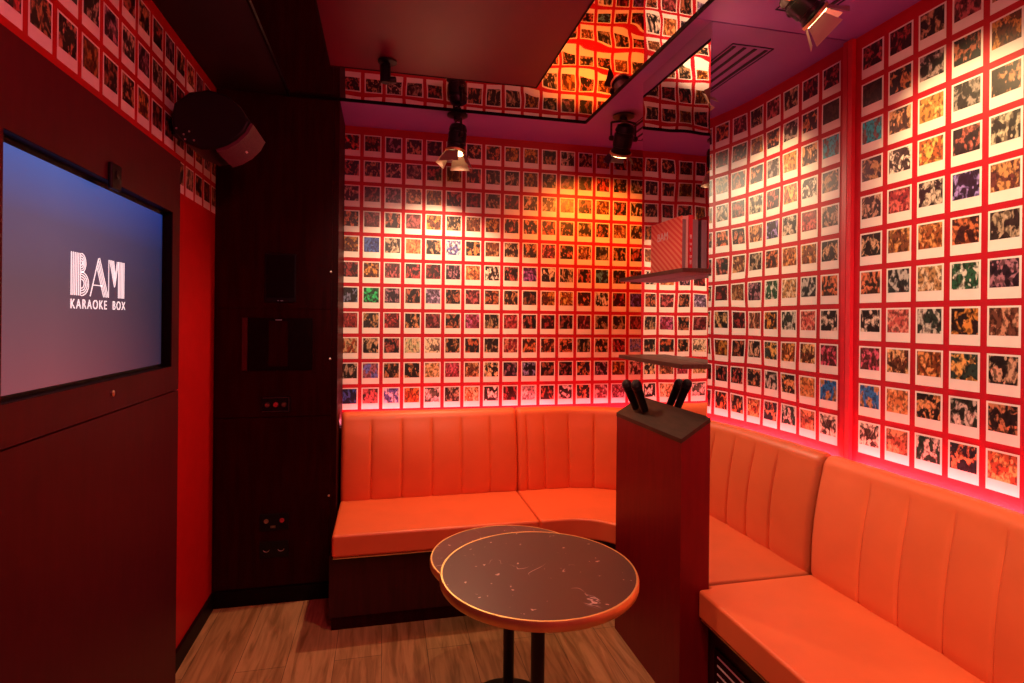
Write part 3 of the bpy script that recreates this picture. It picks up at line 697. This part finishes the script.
# ------------------------------------------------------------------ ceiling spotlights
def spotlight(x,y,aim,label,power,col,drop=.13,flaps=(1,1,1,1),scale=1.,spread=70,flap_mat='blackm',twist=0.,blend=.6,lens_es=None):
    aim=Vector(aim).normalized()
    t=thing('track_spotlight',label,'spotlight',(x,y,ZC),'barn door spotlights on the ceiling')
    S=scale
    bm=bmesh.new(); lathe(bm,(x,y,ZC-.0005),(0,0,-1),[(.045*S,0),(.045*S,.008),(.016*S,.012),(.016*S,.032)],24); obj('ceiling_mount',bm,M['blackm'],t,True)
    c=Vector((x,y,ZC-drop))
    a,b,d=frame_of(aim)
    h=Vector((aim.y,-aim.x,0)); h=h.normalized() if h.length>.1 else Vector((1,0,0))
    # yoke: two arms and a cross bar
    bm=bmesh.new(); w=.052*S; top=Vector((x,y,ZC-.030))
    for s in (-1,1): tube(bm,[top+h*s*.012,top+h*s*w+Vector((0,0,-.010)),c+h*s*w],.0045*S,8)
    tube(bm,[top-h*.014,top+h*.014],.0045*S,8); obj('yoke',bm,M['blackm'],t)
    for s in (-1,1):
        bm=bmesh.new(); lathe(bm,c+h*s*w*.86,h*s,[(.011*S,0),(.011*S,.016),(.006*S,.022)],14); obj('tilt_knob',bm,M['blackm'],t,True)
    bm=bmesh.new()
    lathe(bm,c,aim,[(.018*S,-.060*S),(.034*S,-.052*S),(.040*S,-.035*S),(.040*S,-.030*S),(.036*S,-.028*S),(.036*S,-.020*S),(.040*S,-.018*S),(.040*S,.030*S),(.036*S,.032*S),(.036*S,.045*S),(.042*S,.050*S),(.042*S,.068*S)],28); can=obj('lamp_can',bm,M['blackm'],t,True)
    bm=bmesh.new(); pr=[(.0425,.056),(.046,.057),(.046,.066),(.0425,.0665)]
    lathe(bm,c,aim,[(r*S,q*S) for r,q in pr+[pr[0]]],28,cap=False); obj('brass_ring',bm,M['brass'],can,True)
    bm=bmesh.new(); lathe(bm,c,aim,[(.0345*S,.0685*S),(.0345*S,.0715*S),(0,.074*S)],28); o=obj('lens',bm,M['lens'],can,True); o['label']='glowing lens'
    tw=Matrix.Rotation(twist,3,d); a=tw@a; b=tw@b
    for k,(u,v) in enumerate(((b,a),(-b,a),(a,b),(-a,b))):
        if not flaps[k]: continue
        ang=math.radians(28); dirn=(aim*math.cos(ang)+u*math.sin(ang)); nn=v.cross(dirn)
        p0=c+aim*.069*S+u*.040*S; Lf=.062*S*flaps[k]
        bm=bmesh.new()
        vs=[p0-v*.028*S,p0+v*.028*S,p0+dirn*Lf+v*.046*S,p0+dirn*Lf-v*.046*S]
        lo=[bm.verts.new(q-nn*.0008) for q in vs]; hi=[bm.verts.new(q+nn*.0008) for q in vs]
        bm.faces.new(lo[::-1]); bm.faces.new(hi)
        for i in range(4): bm.faces.new((lo[i],lo[(i+1)%4],hi[(i+1)%4],hi[i]))
        obj('barn_door_flap',bm,M[flap_mat],t)
    ld=bpy.data.lights.new('spot_lamp','SPOT'); ld.energy=power; ld.color=col; ld.spot_size=math.radians(spread); ld.spot_blend=blend; ld.shadow_soft_size=.02
    lo=bpy.data.objects.new('spot_lamp',ld); C.objects.link(lo); lo.location=c+aim*.085*S
    lo.rotation_euler=aim.to_track_quat('-Z','Y').to_euler()
    return t
WARM=(1.,.60,.30)
F1=spotlight(.374,3.012,(-.10,-.02,-1),'black spotlight over the middle of the back bench throwing light downwards',62,(1.,.58,.32),spread=128,blend=.7,scale=1.25,drop=.125,flap_mat='flap',twist=.5)
F2=spotlight(1.25,2.80,(.05,.55,-.85),'black spotlight with dark flap hanging just left of the mirrored column',46,(1.,.19,.012),spread=130,blend=.8,scale=1.3,drop=.125,flaps=(1,0,.6,.6))
F3=spotlight(1.262,1.500,(.62,-.12,-.50),'near spotlight with pale flap by the right photo wall',26,(1.,.66,.30),spread=70,blend=.9,drop=.11,scale=1.0,flap_mat='flap',twist=.8)
F5=spotlight(1.165,1.40,(.15,.9,-.35),'near spotlight left of the one with the pale flap, cut by photo top',14,(1.,.42,.22),spread=90,blend=.9,drop=.085,scale=.9,flaps=(0,0,0,0))

# small black sensor under the raft
t=thing('ceiling_sensor','small black sensor hanging at the far edge of the dark ceiling panel','sensor',(0,2.42,ZC-.02))
bm=bmesh.new(); lathe(bm,(0.0,2.42,ZC-.0185),(0,0,-1),[(.040,0),(.040,.006),(.012,.010),(.012,.02)],20); obj('mount',bm,M['black'],t,True)
bm=bmesh.new(); lathe(bm,(-.008,2.42,ZC-.036),(0,0,-1),[(.020,0),(.022,.004),(.022,.070),(.018,.075)],20); obj('barrel',bm,M['black'],t,True)
bm=bmesh.new(); lathe(bm,(.008,2.42,ZC-.098),(1,0,.1),[(.012,0),(.015,.008),(.015,.026),(.010,.030)],18); obj('side_lens',bm,M['blackm'],t,True)

# ceiling air vents (linear slots)
def vent(x0,x1,y0,y1,label):
    t=thing('air_vent',label,'vent',((x0+x1)/2,(y0+y1)/2,ZC),'slotted air vents in the soffit')
    bm=bmesh.new(); z0,z1=ZC-.003,ZC-.0003; e=.004
    box(bm,x0,x1,y0,y0+e,z0,z1); box(bm,x0,x1,y1-e,y1,z0,z1); box(bm,x0,x0+e,y0,y1,z0,z1); box(bm,x1-e,x1,y0,y1,z0,z1)
    obj('frame',bm,M['slot'],t)
    for k in range(4):
        xx=x0+.022+k*(x1-x0-.044)/3
        obj('slot', bx(xx-.0075,xx+.0075,y0+.02,y1-.02,ZC-.0025,ZC-.0002), M['slot'], t)
vent(1.34,1.53,1.17,1.715,'slotted air vent in the purple soffit, the one mirrored in the column')
vent(1.36,1.55,2.45,3.16,'slotted air vent in the purple soffit behind the column')

# ------------------------------------------------------------------ unseen lights: added area fills, and spots for ceiling fittings out of view
def area(loc, aim, power, col, size, spread=180):
    ld=bpy.data.lights.new('unseen_light','AREA'); ld.energy=power; ld.color=col; ld.shape='DISK'; ld.size=size; ld.spread=math.radians(spread)
    o=bpy.data.objects.new('unseen_light',ld); C.objects.link(o); o.location=loc; o.rotation_euler=Vector(aim).to_track_quat('-Z','Y').to_euler()
def spot(loc, tgt, power, col, size, blend=.7, soft=.05):
    ld=bpy.data.lights.new('unseen_light','SPOT'); ld.energy=power; ld.color=col; ld.spot_size=math.radians(size); ld.spot_blend=blend; ld.shadow_soft_size=soft
    o=bpy.data.objects.new('unseen_light',ld); C.objects.link(o); o.location=loc; o.rotation_euler=(Vector(tgt)-Vector(loc)).to_track_quat('-Z','Y').to_euler()
area((.75,-.2,2.42),(.35,.9,-.7),3.5,(1.,.12,.17),.3)  # added red fill from behind the camera, no fitting there
area((.20,.75,2.47),(0,.25,-1),12.5,(1.,.13,.21),.35)  # added pink-red fill from overhead for the ambient tone
area((.25,.2,2.42),(-.35,.9,-.50),4.5,(1.,.05,.08),.3)  # added red fill aimed to the left side of the room
spot((.25,.9,2.44),(.20,3.34,1.42),110,(1.,.76,.50),37,blend=1.,soft=.04)
spot((.70,.35,2.44),(1.75,1.15,1.35),108,(1.,.84,.52),74,blend=1.,soft=.04)
spot((.48,1.75,2.47),(.50,1.80,0),36,(1.,.62,.36),96,blend=.7,soft=.03)
area((.45,-.6,1.45),(.55,1.6,.80),11,(.45,.10,.85),.3,75)  # added violet uplight behind the camera, tints the soffit
w=bpy.data.worlds.new('world'); bpy.context.scene.world=w; w.use_nodes=True
w.node_tree.nodes['Background'].inputs[0].default_value=(.03,.004,.008,1); w.node_tree.nodes['Background'].inputs[1].default_value=.3

# ------------------------------------------------------------------ camera
cd=bpy.data.cameras.new('camera'); cd.sensor_width=36; cd.lens=FPX*36/1024; cd.shift_y=-22.2/1024; cd.clip_start=.02
co=bpy.data.objects.new('camera',cd); C.objects.link(co); co.location=CAM; co.rotation_euler=RC.to_euler()
sc=bpy.context.scene; sc.camera=co
vs=sc.view_settings; vs.view_transform='Standard'; vs.look='None'; vs.gamma=1; vs.exposure=0; vs.use_curve_mapping=False
